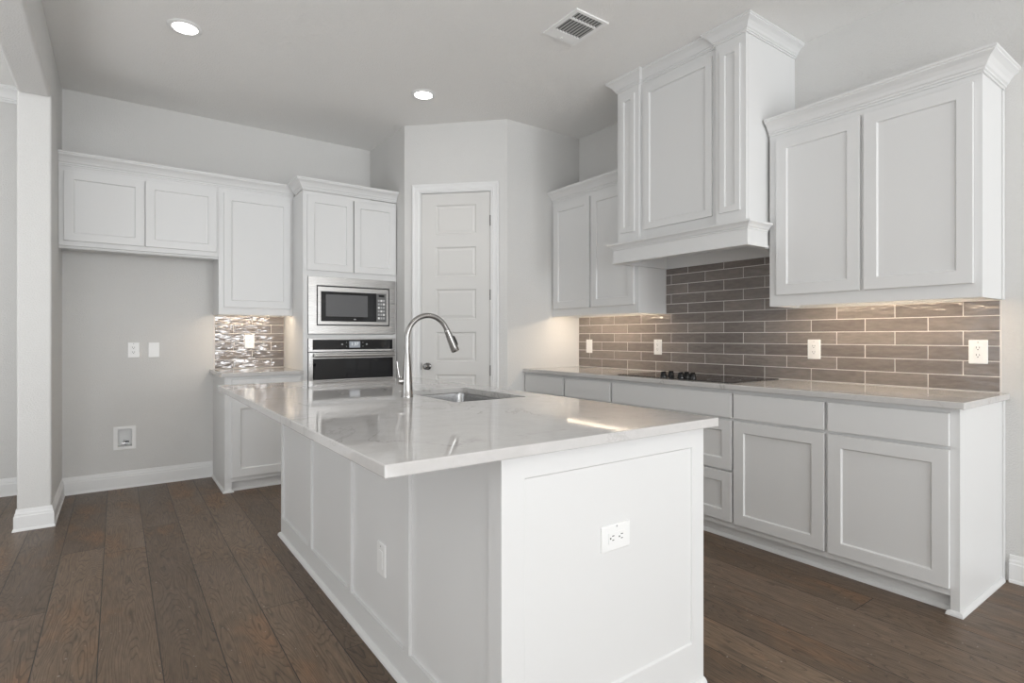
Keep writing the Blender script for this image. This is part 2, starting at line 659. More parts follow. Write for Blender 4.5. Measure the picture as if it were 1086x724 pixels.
mb = MB((-2.5, YFAR, 0))
mb.box(-4.6, COLX, YFAR, YFAR + 0.12, 0, H)
struct(mb.done('wall_far', M_WALL), 'grey wall of the next room seen past the column', 'wall')
mb = MB((-4.6, 0, 0))
for a, b, z0, z1 in ((REAR_Y, 0.1, 0, H), (3.1, YFAR + 0.12, 0, H), (0.1, 3.1, 0, 0.45), (0.1, 3.1, 2.45, H)):
    mb.box(-4.72, -4.6, a, b, z0, z1)
struct(mb.done('wall_side', M_WALL), 'grey side wall of the next room with an added window opening', 'wall')
mb = MB((0, REAR_Y, 0))
xs = [-4.6]
for a, b in REAR_WINDOWS:
    xs += [a, b]
xs.append(XW)
for i in range(0, len(xs), 2):
    mb.box(xs[i], xs[i + 1], REAR_Y - 0.12, REAR_Y, 0, H)
for a, b in REAR_WINDOWS:
    mb.box(a, b, REAR_Y - 0.12, REAR_Y, 0, 0.35)
    mb.box(a, b, REAR_Y - 0.12, REAR_Y, 2.55, H)
struct(mb.done('wall_rear', M_WALL), 'grey wall with three tall windows behind the viewpoint', 'wall')

# baseboards
BASEP = [(0, 0), (0.020, 0), (0.020, 0.004), (0.018, 0.012), (0.014, 0.017), (0.014, 0.088), (0.010, 0.094), (0.010, 0.104), (0.006, 0.112), (0.004, 0.130), (0, 0.132)]


def baseboard(name, path, label):
    mb = MB((path[0][0], path[0][1], 0))
    mb.sweep(path, BASEP)
    return struct(mb.done(name, M_TRIM), label, 'baseboard')


baseboard('baseboard_back', [(XL, YB - 0.0001), (0.6645, YB - 0.0001)], 'white baseboard along the empty fridge bay')
baseboard('baseboard_left', [(COLX, YFAR), (COLX, COLY), (XL, COLY), (XL, YB - 0.021)], 'white baseboard wrapped round the foot of the wall end')
baseboard('baseboard_far', [(-4.6, YFAR), (COLX - 0.021, YFAR)], 'white baseboard of the next room past the column')
baseboard('baseboard_right', [(XW, 0.778), (XW, REAR_Y)], 'white baseboard right of the base cabinets')
baseboard('baseboard_pantry', [(P2[0], YP), (2.895, YP)], 'white baseboard between the pantry door and the base cabinets')

CROWNP = [(0, 0), (0.007, 0), (0.007, 0.010), (0.013, 0.012), (0.013, 0.021), (0.020, 0.026), (0.027, 0.040), (0.040, 0.056), (0.054, 0.066), (0.060, 0.070), (0.060, 0.076), (0.066, 0.080), (0.066, 0.090), (0, 0.090)]


def scaled(prof, so, sz, z0):
    return [(o * so, z0 + h * sz) for o, h in prof]


mb = MB((-2.5, YFAR, H - 0.11))
mb.sweep([(-4.6, YFAR), (COLX, YFAR)], scaled(CROWNP, 1.2, 1.2, H - 0.1081))
struct(mb.done('trim_3', M_TRIM), 'white crown moulding of the next room past the column', 'moulding')

# ------------------------------------------------------------------ pantry door (local: x along wall, -y out)
door = bpy.data.objects.new('door_1', None)
COL.objects.link(door)
door.location = (P1[0], P1[1], 0)
door.rotation_euler = (0, 0, -math.pi / 4)
struct(door, 'white five panel pantry door with dark knob in the corner wall', 'door')
dm = lambda u, o, z: (u, -o, z)
# casing: runs up, over and down
CASP = [(0, 0), (0.070, 0), (0.070, 0.018), (0.062, 0.022), (0.052, 0.019), (0.046, 0.015), (0.030, 0.013), (0.020, 0.015), (0.014, 0.011), (0.004, 0.010), (0, 0.006)]
mb = MB()
CI = 0.006
mb.sweep([(DS1 - CI, 0), (DS1 - CI, DTOP - CI), (DS0 + CI, DTOP - CI), (DS0 + CI, 0)], CASP, mp=lambda a, b, h: (a, -h - 0.0005, b))
mb.done('door_casing', M_TRIM, door)
mb = MB()
J = 0.012
mb.box(DS0 + 0.0005, DS0 + J, 0.0, 0.108, 0, DTOP - 0.0005)
mb.box(DS1 - J, DS1 - 0.0005, 0.0, 0.108, 0, DTOP - 0.0005)
mb.box(DS0 + J, DS1 - J, 0.0, 0.108, DTOP - J, DTOP - 0.0005)
mb.done('door_jamb', M_TRIM, door)
# slab with five sunk panels
SX0, SX1, SZ0, SZ1 = DS0 + J + 0.003, DS1 - J - 0.003, 0.012, DTOP - J - 0.004
mb = MB()
FY, BY = 0.010, 0.045
panels = [(2.085, 2.338), (1.714, 1.972), (1.344, 1.605), (0.974, 1.232), (0.604, 0.862)]
PX0, PX1 = 0.283, 0.643
zs = [SZ0]
for z0, z1 in reversed(panels):
    zs += [z0, z1]
zs.append(SZ1)
# stiles and rails as front quads
mb.quad((SX0, FY, SZ0), (PX0, FY, SZ0), (PX0, FY, SZ1), (SX0, FY, SZ1))
mb.quad((PX1, FY, SZ0), (SX1, FY, SZ0), (SX1, FY, SZ1), (PX1, FY, SZ1))
for i in range(0, len(zs), 2):
    mb.quad((PX0, FY, zs[i]), (PX1, FY, zs[i]), (PX1, FY, zs[i + 1]), (PX0, FY, zs[i + 1]))
for z0, z1 in panels:
    def rg(d, y):
        return [mb.v(p) for p in ((PX0 + d, y, z0 + d), (PX1 - d, y, z0 + d), (PX1 - d, y, z1 - d), (PX0 + d, y, z1 - d))]
    R = [rg(0, FY), rg(0.008, FY + 0.009), rg(0.014, FY + 0.010), rg(0.032, FY + 0.004), rg(0.036, FY + 0.004)]
    for a, b in zip(R[:-1], R[1:]):
        for i in range(4):
            mb.face([a[i], a[(i + 1) % 4], b[(i + 1) % 4], b[i]])
    mb.face(R[-1])
for a, b in (((SX0, SZ0), (SX0, SZ1)), ((SX1, SZ1), (SX1, SZ0)), ((SX0, SZ1), (SX1, SZ1)), ((SX1, SZ0), (SX0, SZ0))):
    mb.quad((a[0], FY, a[1]), (b[0], FY, b[1]), (b[0], BY, b[1]), (a[0], BY, a[1]))
mb.quad((SX0, BY, SZ0), (SX1, BY, SZ0), (SX1, BY, SZ1), (SX0, BY, SZ1))
slab = mb.done('door_slab', M_DOOR, door, weld=True)
mb = MB()
KX, KZ = 0.212, 0.932
mb.lathe([(0.031, 0.0095), (0.031, 0.003), (0.026, -0.001), (0.012, -0.004), (0.011, -0.024), (0.020, -0.032), (0.027, -0.042), (0.027, -0.052), (0.021, -0.060), (0.008, -0.063)], (KX, 0, KZ), 'Y', 28)
mb.done('door_knob', M_KNOB, door, smooth=True)
mb = MB()
mb.box(SX0 - 0.0028, SX0 - 0.0002, 0.004, 0.03, KZ - 0.03, KZ + 0.03)
mb.done('latch_plate', M_KNOB, door)
for hz in (2.190, 1.552, 0.900, 0.25):
    mb = MB()
    for k in range(5):
        mb.cyl((SX1 + 0.0035, 0.004, hz - 0.045 + k * 0.018), (SX1 + 0.0035, 0.004, hz - 0.045 + k * 0.018 + 0.0172), 0.0062, n=12)
    mb.done('door_hinge', M_HINGE, door, smooth=True)


# ------------------------------------------------------------------ cabinets (local: x = left to right, -y = out, z up)
def cm(d):
    return lambda u, o, z: (u, -(d + o), z)


def crown_on(t, path, z0, z1, proj=0.066):
    mb = MB()
    mb.sweep(path, scaled(CROWNP, proj / 0.066, (z1 - z0) / 0.090, z0))
    return mb.done('crown_moulding', M_WHITE, t)


BEV = 0.0016


def add_door(t, d, u0, u1, z0, z1, rail=0.060, name='door'):
    mb = MB()
    mb.shaker(cm(d), u0, u1, z0, z1, 0.0006, rail=rail)
    return mb.done(name, M_WHITE, t, bevel=BEV)


def add_slab(t, d, u0, u1, z0, z1, name='drawer'):
    mb = MB()
    mb.slab(cm(d), u0, u1, z0, z1, 0.0006)
    return mb.done(name, M_WHITE, t, bevel=0.0025)


def carcass(t, x0, x1, d, z0, z1, name='carcass', lip=0.0):
    mb = MB()
    if lip:
        mb.box(x0, x1, -d + 0.02, -0.0005, z0 + lip, z1)
        mb.box(x0, x1, -d, -d + 0.02, z0, z1)
        mb.box(x0, x0 + 0.016, -d + 0.02, -0.0005, z0, z0 + lip)
        mb.box(x1 - 0.016, x1, -d + 0.02, -0.0005, z0, z0 + lip)
        return mb.done(name, M_WHITE, t)
    mb.box(x0, x1, -d, -0.0005, z0, z1)
    return mb.done(name, M_WHITE, t, bevel=0.001)


E_ = 0.0003
CZ0, CZ1 = 2.395, 2.487
# --- overhead fridge cabinet
UD = 0.318
t = thing('overhead_cabinet', 'short wide white two door cabinet hung above the empty fridge bay', 'cabinet', (XL + 0.001, YB, 1.835))
o_ = XL + 0.001
fw_ = 0.667 - o_
carcass(t, 0, fw_ - E_, UD, 0, CZ0 - 1.835)
add_door(t, UD, -0.305 - o_, 0.168 - o_, 1.870 - 1.835, 2.362 - 1.835, 0.056)
add_door(t, UD, 0.175 - o_, 0.650 - o_, 1.870 - 1.835, 2.362 - 1.835, 0.056)
crown_on(t, [(0, -UD), (fw_ - E_, -UD)], CZ0 - 1.835, CZ1 - 1.835)
mb = MB()
mb.sweep([(0, -UD + 0.03), (fw_ - E_, -UD + 0.03)], [(0, -0.018), (0.008, -0.018), (0.012, -0.010), (0.012, -0.0005), (0, -0.0005)])
mb.done('bottom_trim', M_WHITE, t)

# --- wall cabinet between fridge bay and tower
TX0 = 1.243
t = thing('wall_cabinet', 'tall white single door wall cabinet left of the oven tower', 'cabinet', (0.667, YB, 1.372))
ww = TX0 - 0.667 - 0.0006
carcass(t, 0, ww, UD, 0, CZ0 - 1.372, lip=0.030)
add_door(t, UD, 0.703 - 0.667, 1.219 - 0.667, 1.430 - 1.372, 2.357 - 1.372, 0.056)
crown_on(t, [(0, -UD), (ww, -UD)], CZ0 - 1.372, CZ1 - 1.372)

# --- oven tower
TD = 0.633
t = thing('oven_tower_cabinet', 'full height white cabinet holding the microwave and oven', 'cabinet', (TX0, YB, 0))
tw = XP - TX0 - 0.001
mb = MB()
FR = 0.036                       # face frame
mb.box(0, FR, -TD, -0.0005, 0.10, CZ0)
mb.box(tw - 0.018, tw, -TD, -0.0005, 0.10, CZ0)
mb.box(FR, tw - 0.018, -0.02, -0.0005, 0.10, CZ0)
mb.box(FR, tw - 0.018, -TD, -0.02, 1.692, 1.752)
mb.box(FR, tw - 0.018, -TD, -0.02, CZ0 - 0.03, CZ0)
mb.box(FR, tw - 0.018, -TD, -0.02, 1.178, 1.211)
mb.box(FR, tw - 0.018, -TD, -0.02, 0.680, 0.716)
mb.box(FR, tw - 0.018, -TD, -0.02, 0.10, 0.13)
mb.done('carcass', M_WHITE, t)
add_door(t, TD, 1.274 - TX0, 1.658 - TX0, 1.742, 2.360, 0.056)
add_door(t, TD, 1.666 - TX0, 2.049 - TX0, 1.742, 2.360, 0.056)
add_door(t, TD, 1.274 - TX0, 2.049 - TX0, 0.125, 0.690, 0.060, 'drawer')
crown_on(t, [(0, -UD - 0.0675), (0, -TD), (tw, -TD)], CZ0 + 0.006, CZ1 + 0.002)
mb = MB()
mb.box(0, tw, -TD + 0.05, -0.02, 0, 0.0995)
mb.done('toe_kick', M_WHITE, t)

# --- base cabinet left of the tower
BX0 = 0.667
t = thing('base_cabinet', 'white base cabinet between the empty fridge bay and oven tower', 'cabinet', (BX0, YB, 0))
bw = TX0 - BX0 - 0.0006
mb = MB()
mb.box(0.018, bw, -TD, -0.0005, 0.078, 0.8835)
mb.done('carcass', M_WHITE, t, bevel=0.001)
mb = MB()
mb.box(0, 0.0178, -TD - 0.001, -0.0005, 0, 0.8835)
mb.box(0.0178, 0.048, -TD - 0.001, -TD + 0.038, 0, 0.0775)
mb.done('end_panel', M_WHITE, t, bevel=0.001)
add_door(t, TD, 0.046, bw - 0.02, 0.112, 0.700, 0.062)
add_slab(t, TD, 0.046, bw - 0.02, 0.722, 0.862)
mb = MB()
mb.box(0.049, bw, -TD + 0.042, -0.02, 0, 0.0775)
mb.done('toe_kick', M_WHITE, t)
SHOE = [(0.0003, 0), (0.014, 0), (0.013, 0.008), (0.009, 0.015), (0.004, 0.019), (0.0003, 0.020)]
mb = MB()
mb.sweep([(0, -0.022), (0, -TD - 0.001), (0.048, -TD - 0.001), (0.048, -TD + 0.042), (bw, -TD + 0.042)][::1], SHOE[::1], mp=lambda a, b, h: (a, b, h))
sm = mb.done('shoe_moulding', M_WHITE, t)

# ------------------------------------------------------------------ right run of base cabinets
RD = XW - XF
YE = 0.800


def right_thing(name, label, cat, y_left, z=0.0, group=None):
    return thing(name, label, cat, (XW, y_left, z), RIGHT, group)


def base_unit(label, y_left, y_right, fronts, end=False, name='base_cabinet'):
    t = right_thing(name, label, 'cabinet', y_left)
    w = y_left - y_right
    body_w = w - (0.0345 if end else E_)
    mb = MB()
    mb.box(0, body_w, -RD, -0.0005, 0.078, 0.8835)
    mb.done('carcass', M_WHITE, t, bevel=0.0006)
    mb = MB()
    mb.box(0, body_w, -RD + 0.042, -0.02, 0, 0.0775)
    mb.done('toe_kick', M_WHITE, t)
    if end:
        mb = MB()
        mb.box(body_w + 0.0002, w, -RD - 0.001, -0.0005, 0, 0.8835)
        mb.done('end_panel', M_WHITE, t, bevel=0.001)
        mb = MB()
        mb.box(w + 0.0003, w + 0.006, -0.030, -0.0005, 0.0, 0.8835)
        mb.done('scribe_strip', M_WHITE, t, bevel=0.001)
        mb = MB()
        mb.sweep([(w + 0.0002, -0.031), (w + 0.0002, -RD - 0.001), (body_w, -RD - 0.001), (body_w, -RD + 0.042), (0, -RD + 0.042)], [(-o, h) for o, h in SHOE])
        mb.done('shoe_moulding', M_WHITE, t)
    else:
        mb = MB()
        mb.sweep([(body_w, -RD + 0.042), (0, -RD + 0.042)], [(-o, h) for o, h in SHOE])
        mb.done('shoe_moulding', M_WHITE, t)
    for kind, a, b, z0, z1 in fronts:
        u0, u1 = y_left - a, y_left - b
        if kind == 'slab':
            add_slab(t, RD, u0, u1, z0, z1)
        elif kind == 'false':
            add_slab(t, RD, u0, u1, z0, z1, 'false_front')
        elif kind == 'deep':
            add_door(t, RD, u0, u1, z0, z1, 0.062, 'drawer')
        else:
            add_door(t, RD, u0, u1, z0, z1, 0.062)
    return t


DZ0, DZ1, DR0, DR1 = 0.111, 0.704, 0.720, 0.862
base_unit('white base cabinet with end panel, nearest the right edge', 1.341, YE, [('door', 1.330, 0.834, DZ0, DZ1), ('slab', 1.330, 0.834, DR0, DR1)], end=True)
base_unit('white one door base cabinet right of the cooktop drawers', 1.855, 1.341, [('door', 1.849, 1.347, DZ0, DZ1), ('slab', 1.849, 1.347, DR0, DR1)])
base_unit('wide white drawer cabinet directly under the cooktop', 2.819, 1.855, [('deep', 2.808, 1.861, 0.115, 0.404), ('deep', 2.808, 1.861, 0.416, 0.704), ('false', 2.808, 1.861, DR0, DR1)], name='drawer_base_cabinet')
base_unit('white base cabinet just left of the cooktop, seen over the island', 3.333, 2.819, [('door', 3.322, 2.830, DZ0, DZ1), ('slab', 3.322, 2.830, DR0, DR1)])
base_unit('white base cabinet against the pantry wall, seen over the island', YP - 0.001, 3.333, [('door', 3.846, 3.344, DZ0, DZ1), ('slab', 3.846, 3.344, DR0, DR1)])

# countertops
mb = MB((XW, 2.3, 0.884))
mb.box(2.874, XW - 0.0005, 0.776, YP - 0.0008, 0.884, 0.914)
tag(mb.done('countertop', M_QUARTZ, bevel=0.003), 'long pale quartz worktop along the right wall carrying the cooktop', 'countertop')
mb = MB((0.95, YB, 0.884))
mb.box(0.640, TX0 - 0.0008, YB - 0.664, YB - 0.0005, 0.884, 0.914)
tag(mb.done('countertop', M_QUARTZ, bevel=0.003), 'short pale quartz worktop left of the oven tower', 'countertop')

# ------------------------------------------------------------------ right wall cabinets
t = right_thing('wall_cabinet', 'large white two door wall cabinet right of the hood', 'cabinet', 1.8115, 1.372)
w = 1.8115 - 0.802
carcass(t, 0, w, 0.325, 0, CZ0 - 1.372, lip=0.030)
add_door(t, 0.325, 1.8115 - 1.763, 1.8115 - 1.308, 1.437 - 1.372, 2.362 - 1.372, 0.062)
add_door(t, 0.325, 1.8115 - 1.289, 1.8115 - 0.832, 1.437 - 1.372, 2.362 - 1.372, 0.062)
crown_on(t, [(0, -0.325), (w, -0.325), (w, 0)], CZ0 - 1.372, CZ1 - 1.372)
mb = MB()
mb.box(w + 0.0003, w + 0.006, -0.030, -0.0005, 0.0, CZ0 - 1.374)
mb.done('scribe_strip', M_WHITE, t, bevel=0.001)

t = right_thing('wall_cabinet', 'white two door wall cabinet between the pantry wall and hood', 'cabinet', YP - 0.001, 1.372)
w = YP - 0.001 - 2.8465
carcass(t, 0, w, 0.325, 0, CZ0 - 1.372, lip=0.030)
add_door(t, 0.325, YP - 0.001 - 3.826, YP - 0.001 - 3.364, 1.437 - 1.372, 2.362 - 1.372, 0.062)
add_door(t, 0.325, YP - 0.001 - 3.345, YP - 0.001 - 2.880, 1.437 - 1.372, 2.362 - 1.372, 0.062)
crown_on(t, [(0, -0.325), (w, -0.325)], CZ0 - 1.372, CZ1 - 1.372)

# ------------------------------------------------------------------ range hood
HY0, HY1 = 2.8435, 1.8270          # left, right
HB = 1.722
XH = 2.985
t = right_thing('range_hood', 'tall white panelled wooden range hood above the cooktop', 'range hood', HY0, HB)
hw = HY0 - HY1
hd = XW - XH
pl0, pl1 = HY0 - 2.640, HY0 - 2.029
HT = H - 0.001 - HB
mb = MB()
mb.box(0, hw, -hd + 0.025, -0.0005, 0.135, HT - 0.01)
mb.box(0, 0.018, -hd + 0.025, -0.0005, 0.0, 0.135)
mb.box(hw - 0.018, hw, -hd + 0.025, -0.0005, 0.0, 0.135)
mb.box(0.018, hw - 0.018, -hd + 0.025, -hd + 0.043, 0.0, 0.135)
mb.done('body', M_WHITE, t)
for a, b in ((0, pl0), (pl1, hw)):
    mb = MB()
    mb.box(a, b, -hd, -hd + 0.0247, 0.0005, HT - 0.01)
    po = mb.done('pilaster', M_WHITE, t, bevel=0.0015)
    mb = MB()
    c = (a + b) / 2
    mb.shaker(cm(hd), c - 0.067, c + 0.067, 1.938 - HB, 2.918 - HB, 0.0005, t=0.012, rail=0.034, rec=0.011, slope=0.004)
    mb.done('pilaster_panel', M_WHITE, po, bevel=0.0015)
mb = MB()
mb.shaker(cm(hd - 0.025), HY0 - 2.608, HY0 - 2.066, 1.938 - HB, 2.930 - HB, 0.0005, t=0.014, rail=0.046, rec=0.012, slope=0.005)
mb.done('centre_panel', M_WHITE, t, bevel=0.0015)
crown_on(t, [(0, 0), (0, -hd), (pl0, -hd), (pl0, -hd + 0.025), (pl1, -hd + 0.025), (pl1, -hd), (hw, -hd), (hw, 0)], 2.968 - HB, HT, 0.064)
# lower band and ledge
mb = MB()
LEDGE = [(0.0004, 0.0), (0.030, 0.0), (0.030, 0.014), (0.022, 0.016), (0.022, 0.094), (0.026, 0.098), (0.026, 0.104), (0.032, 0.108), (0.038, 0.120), (0.050, 0.130), (0.054, 0.132), (0.054, 0.144), (0.0004, 0.146)]
mb.sweep([(0, -0.36), (0, -hd), (hw, -hd), (hw, -0.36)], LEDGE)
mb.done('ledge_moulding', M_WHITE, t)
mb = MB()
mb.box(0.0185, hw - 0.0185, -0.018, -0.0005, 0.0, 0.1345)
mb.done('back_board', M_WHITE, t)

# ------------------------------------------------------------------ tile backsplashes
TH_, TLEN, G = 0.0757, 0.3058, 0.0046


def tile_rows(mb, mp, u0, u1, z0, nrow, joint, span=None, ztop=None):
    """Tiles in running bond; mp(u, out, z). joint(row) gives one joint position; span(z) narrows a row."""
    for r in range(nrow):
        a, b = z0 + r * TH_, z0 + (r + 1) * TH_
        if ztop:
            b = min(b, ztop(r) + G)
        lo, hi = span(r) if span else (u0, u1)
        j = joint(r)
        k = math.floor((lo - j) / TLEN)
        while j + k * TLEN < hi:
            x0, x1 = max(j + k * TLEN, lo), min(j + (k + 1) * TLEN, hi)
            k += 1
            if x1 - x0 < 0.008:
                continue
            g = G / 2
            c = 0.0016
            tl = random.uniform(-1, 1) * 0.0007
            tv = random.uniform(-1, 1) * 0.0005
            pts = lambda d, o, tilt=0: [mp(x0 + g + d, o - tilt + tv, a + g + d), mp(x1 - g - d, o + tilt + tv, a + g + d), mp(x1 - g - d, o + tilt - tv, b - g - d), mp(x0 + g + d, o - tilt - tv, b - g - d)]
            rings = [pts(0, 0.0035), pts(0, 0.0062, tl), pts(c, 0.0075, tl)]
            R = [[mb.v(p) for p in r_] for r_ in rings]
            for A, B in zip(R[:-1], R[1:]):
                for i in range(4):
                    mb.face([A[i], A[(i + 1) % 4], B[(i + 1) % 4], B[i]], 0)
            mb.face(R[-1], 0)


mpR = lambda u, o, z: (XW - o, u, z)
mb = MB((XW, 2.3, 0.915))
ZT0 = 0.9165
tile_rows(mb, mpR, 0.810, YP, ZT0, 6, lambda r: 0.959 if r % 2 == 1 else 1.110, span=lambda r: (0.812, YP - 0.002), ztop=lambda r: 1.371)
tile_rows(mb, mpR, 0.810, YP, ZT0 + 6 * TH_, 5, lambda r: 1.110 if r % 2 == 0 else 0.959, span=lambda r: (1.8140, 2.8445), ztop=lambda r: 1.7205)
mb.box(XW - 0.0050, XW - 0.0005, 0.808, YP - 0.001, 0.9145, 1.3715, 1)
mb.box(XW - 0.0050, XW - 0.0005, 1.8130, 2.8455, 1.3715, 1.7215, 1)
tag(mb.done('tile_backsplash', [M_TILE, M_GROUT]), 'taupe running bond tile backsplash on the right wall behind the cooktop', 'backsplash')

mpB = lambda u, o, z: (u, YB - o, z)
mb = MB((0.95, YB, 0.915))
tile_rows(mb, mpB, 0.675, TX0, ZT0, 6, lambda r: 0.975 if r % 2 == 1 else 1.130, span=lambda r: (0.678, TX0 - 0.002), ztop=lambda r: 1.371)
mb.box(0.672, TX0 - 0.001, YB - 0.0050, YB - 0.0005, 0.9145, 1.3715, 1)
tag(mb.done('tile_backsplash', [M_TILEB, M_GROUT]), 'small glossy taupe tile backsplash under the back wall cabinet', 'backsplash')

# ------------------------------------------------------------------ under-cabinet lights
def strip_light(label, loc, rotz, length):
    t = thing('under_cabinet_light', label, 'light', loc, rotz, 'warm strip lights under the wall cabinets')
    mb = MB()
    mb.box(-length / 2, length / 2, -0.014, 0.014, -0.009, -0.0005)
    mb.done('housing', M_PLATE, t, bevel=0.001)
    mb = MB()
    mb.box(-length / 2 + 0.008, length / 2 - 0.008, -0.007, 0.007, -0.0125, -0.0092)
    mb.done('diffuser', M_LED, t)
    return t


strip_light('warm strip light under the large wall cabinet right of hood', (XW - 0.230, 1.30, 1.402), RIGHT, 0.86)
strip_light('warm strip light under the wall cabinet left of hood', (XW - 0.230, 3.34, 1.402), RIGHT, 0.86)
strip_light('warm strip light under the cabinet left of oven tower', (0.955, YB - 0.25, 1.402), 0, 0.46)

# ------------------------------------------------------------------ microwave
MX0, MX1, MZ0, MZ1 = 1.280, 2.042, 1.214, 1.690
MYF = YB - TD
t = thing('microwave', 'stainless built-in microwave with black window above the wall oven', 'microwave', ((MX0 + MX1) / 2, MYF, MZ0))
OFF = (t.location.x, t.location.y, t.location.z)


def frame(mb, x0, x1, z0, z1, a0, a1, b0, b1, y0, y1, mi=0):
    """Rectangular frame: outer x0..z1, inner a0..b1, y0 front."""
    O = lambda y: [mb.v(p) for p in ((x0, y, z0), (x1, y, z0), (x1, y, z1), (x0, y, z1))]
    I = lambda y: [mb.v(p) for p in ((a0, y, b0), (a1, y, b0), (a1, y, b1), (a0, y, b1))]
    of, ob, if_, ib = O(y0), O(y1), I(y0), I(y1)
    for i in range(4):
        j = (i + 1) % 4
        mb.face([of[i], of[j], if_[j], if_[i]], mi)
        mb.face([ob[i], ob[j], ib[j], ib[i]], mi)
        mb.face([of[i], of[j], ob[j], ob[i]], mi)
        mb.face([if_[i], if_[j], ib[j], ib[i]], mi)


mb = MB(OFF)
frame(mb, MX0, MX1, MZ0, MZ1, 1.347, 1.989, 1.285, 1.619, MYF - 0.022, MYF - 0.001)
mb.done('trim_frame', M_STEEL, t, bevel=0.0015)
mb = MB(OFF)
mb.box(1.348, 1.988, MYF - 0.004, MYF + 0.45, 1.286, 1.618)
mb.done('cavity_body', M_DARKGAP, t)
mb = MB(OFF)
frame(mb, 1.356, 1.980, 1.294, 1.610, 1.383, 1.958, 1.321, 1.571, MYF - 0.020, MYF - 0.0045)
mb.done('door_frame', M_STEEL, t, bevel=0.001)
mb = MB(OFF)
mb.box(1.3835, 1.866, MYF - 0.017, MYF - 0.0045, 1.3215, 1.5705)
dg_ = mb.done('door_glass', M_BLACKGLASS, t)
mb = MB(OFF)
mb.box(1.424, 1.787, MYF - 0.0182, MYF - 0.0172, 1.362, 1.547)
mb.done('window', M_MWGLASS, dg_)
mb = MB(OFF)
mb.lathe([(0.0001, -0.0185), (0.011, -0.0185), (0.011, -0.0172), (0.0001, -0.0172)], (1.672, MYF, 1.340), 'Y', 20)
for v in mb.bm.verts:
    v.co.z = 1.340 + (v.co.z - 1.340) * 0.45
mb.done('badge', M_BUTTON, dg_)
mb = MB(OFF)
mb.box(1.8675, 1.9575, MYF - 0.017, MYF - 0.0045, 1.3215, 1.5705)
cp = mb.done('control_panel', M_GREYPANEL, t)
mb = MB(OFF)
mb.box(1.888, 1.940, MYF - 0.0184, MYF - 0.0172, 1.541, 1.561)
mb.done('display', M_BLACKGLASS, cp)
for r in range(6):
    for c in range(3):
        mb = MB(OFF)
        x = 1.8805 + c * 0.0235
        z = 1.345 + r * 0.031
        mb.box(x, x + 0.017, MYF - 0.0184, MYF - 0.0172, z, z + 0.018)
        mb.done('button', M_BUTTON if (r + c) % 3 else M_PLATE, cp)

# ------------------------------------------------------------------ wall oven
OX0, OX1, OZ0, OZ1 = 1.2815, 2.0410, 0.7175, 1.1765
t = thing('wall_oven', 'stainless wall oven with black glass below the microwave', 'oven', ((OX0 + OX1) / 2, MYF, OZ0))
OFF = (t.location.x, t.location.y, t.location.z)
mb = MB(OFF)
mb.box(OX0 + 0.002, OX1 - 0.026, MYF + 0.001, MYF + 0.55, OZ0 + 0.002, OZ1 - 0.003)
mb.done('oven_body', M_DARKGAP, t)
CX0, CX1 = 1.314, 2.018
mb = MB(OFF)
frame(mb, OX0, OX1, 1.066, OZ1, CX0, CX1, 1.082, 1.166, MYF - 0.024, MYF - 0.001)
cf = mb.done('control_frame', M_STEEL, t, bevel=0.001)
mb = MB(OFF)
mb.box(CX0 + 0.0005, CX1 - 0.0005, MYF - 0.021, MYF - 0.001, 1.0825, 1.1655)
cpn = mb.done('control_panel', M_BLACKGLASS, t)
mb = MB(OFF)
mb.box(1.622, 1.718, MYF - 0.0222, MYF - 0.0212, 1.097, 1.152)
scr = mb.done('clock_display', M_CLOCK, cpn)
# the time as lettering
cu = bpy.data.curves.new('clock_digits', 'FONT')
cu.body = '1:37'
cu.size = 0.040
cu.extrude = 0.0003
cu.align_x = 'CENTER'
cu.align_y = 'CENTER'
cu.materials.append(M_DIGIT)
cu_o = bpy.data.objects.new('clock_text', cu)
COL.objects.link(cu_o)
bpy.context.view_layer.update()
me = bpy.data.meshes.new_from_object(cu_o)
bpy.data.objects.remove(cu_o)
bpy.data.curves.remove(cu)
dgt = bpy.data.objects.new('clock_digits', me)
COL.objects.link(dgt)
dgt.parent = cpn
dgt.location = (1.670 - OFF[0], MYF - 0.0226 - OFF[1], 1.127 - OFF[2])
dgt.rotation_euler = (math.pi / 2, 0, 0)
for x, zz in ((1.560, 1.126), (1.776, 1.126), (1.598, 1.141), (1.598, 1.108), (1.742, 1.141), (1.742, 1.108)):
    mb = MB(OFF)
    s = 0.007 if zz == 1.126 else 0.0028
    mb.box(x - s, x + s, MYF - 0.0220, MYF - 0.0212, zz - s * 0.7, zz + s * 0.7)
    mb.done('touch_key', M_BUTTON, cpn)
mb = MB(OFF)
frame(mb, OX0, OX1, OZ0, 1.059, CX0, CX1, 0.832, 1.008, MYF - 0.030, MYF - 0.001)
mb.done('door', M_STEEL, t, bevel=0.0015)
mb = MB(OFF)
mb.box(CX0 + 0.0005, CX1 - 0.0005, MYF - 0.027, MYF - 0.001, 0.8325, 1.0075)
mb.done('door_glass', M_BLACKGLASS, t)
mb = MB(OFF)
hz = 1.034
for x in (1.345, 1.985):
    mb.box(x - 0.010, x + 0.010, MYF - 0.062, MYF - 0.0302, hz - 0.010, hz + 0.010)
rr = []
for k in range(16):
    a = 2 * math.pi * k / 16
    rr.append((math.cos(a) * 0.011, math.sin(a) * 0.017))
mb.loft([[(x, MYF - 0.066 + a, hz + b) for a, b in rr] for x in (1.318, 2.014)])
mb.done('handle', M_STEEL, t, smooth=True)

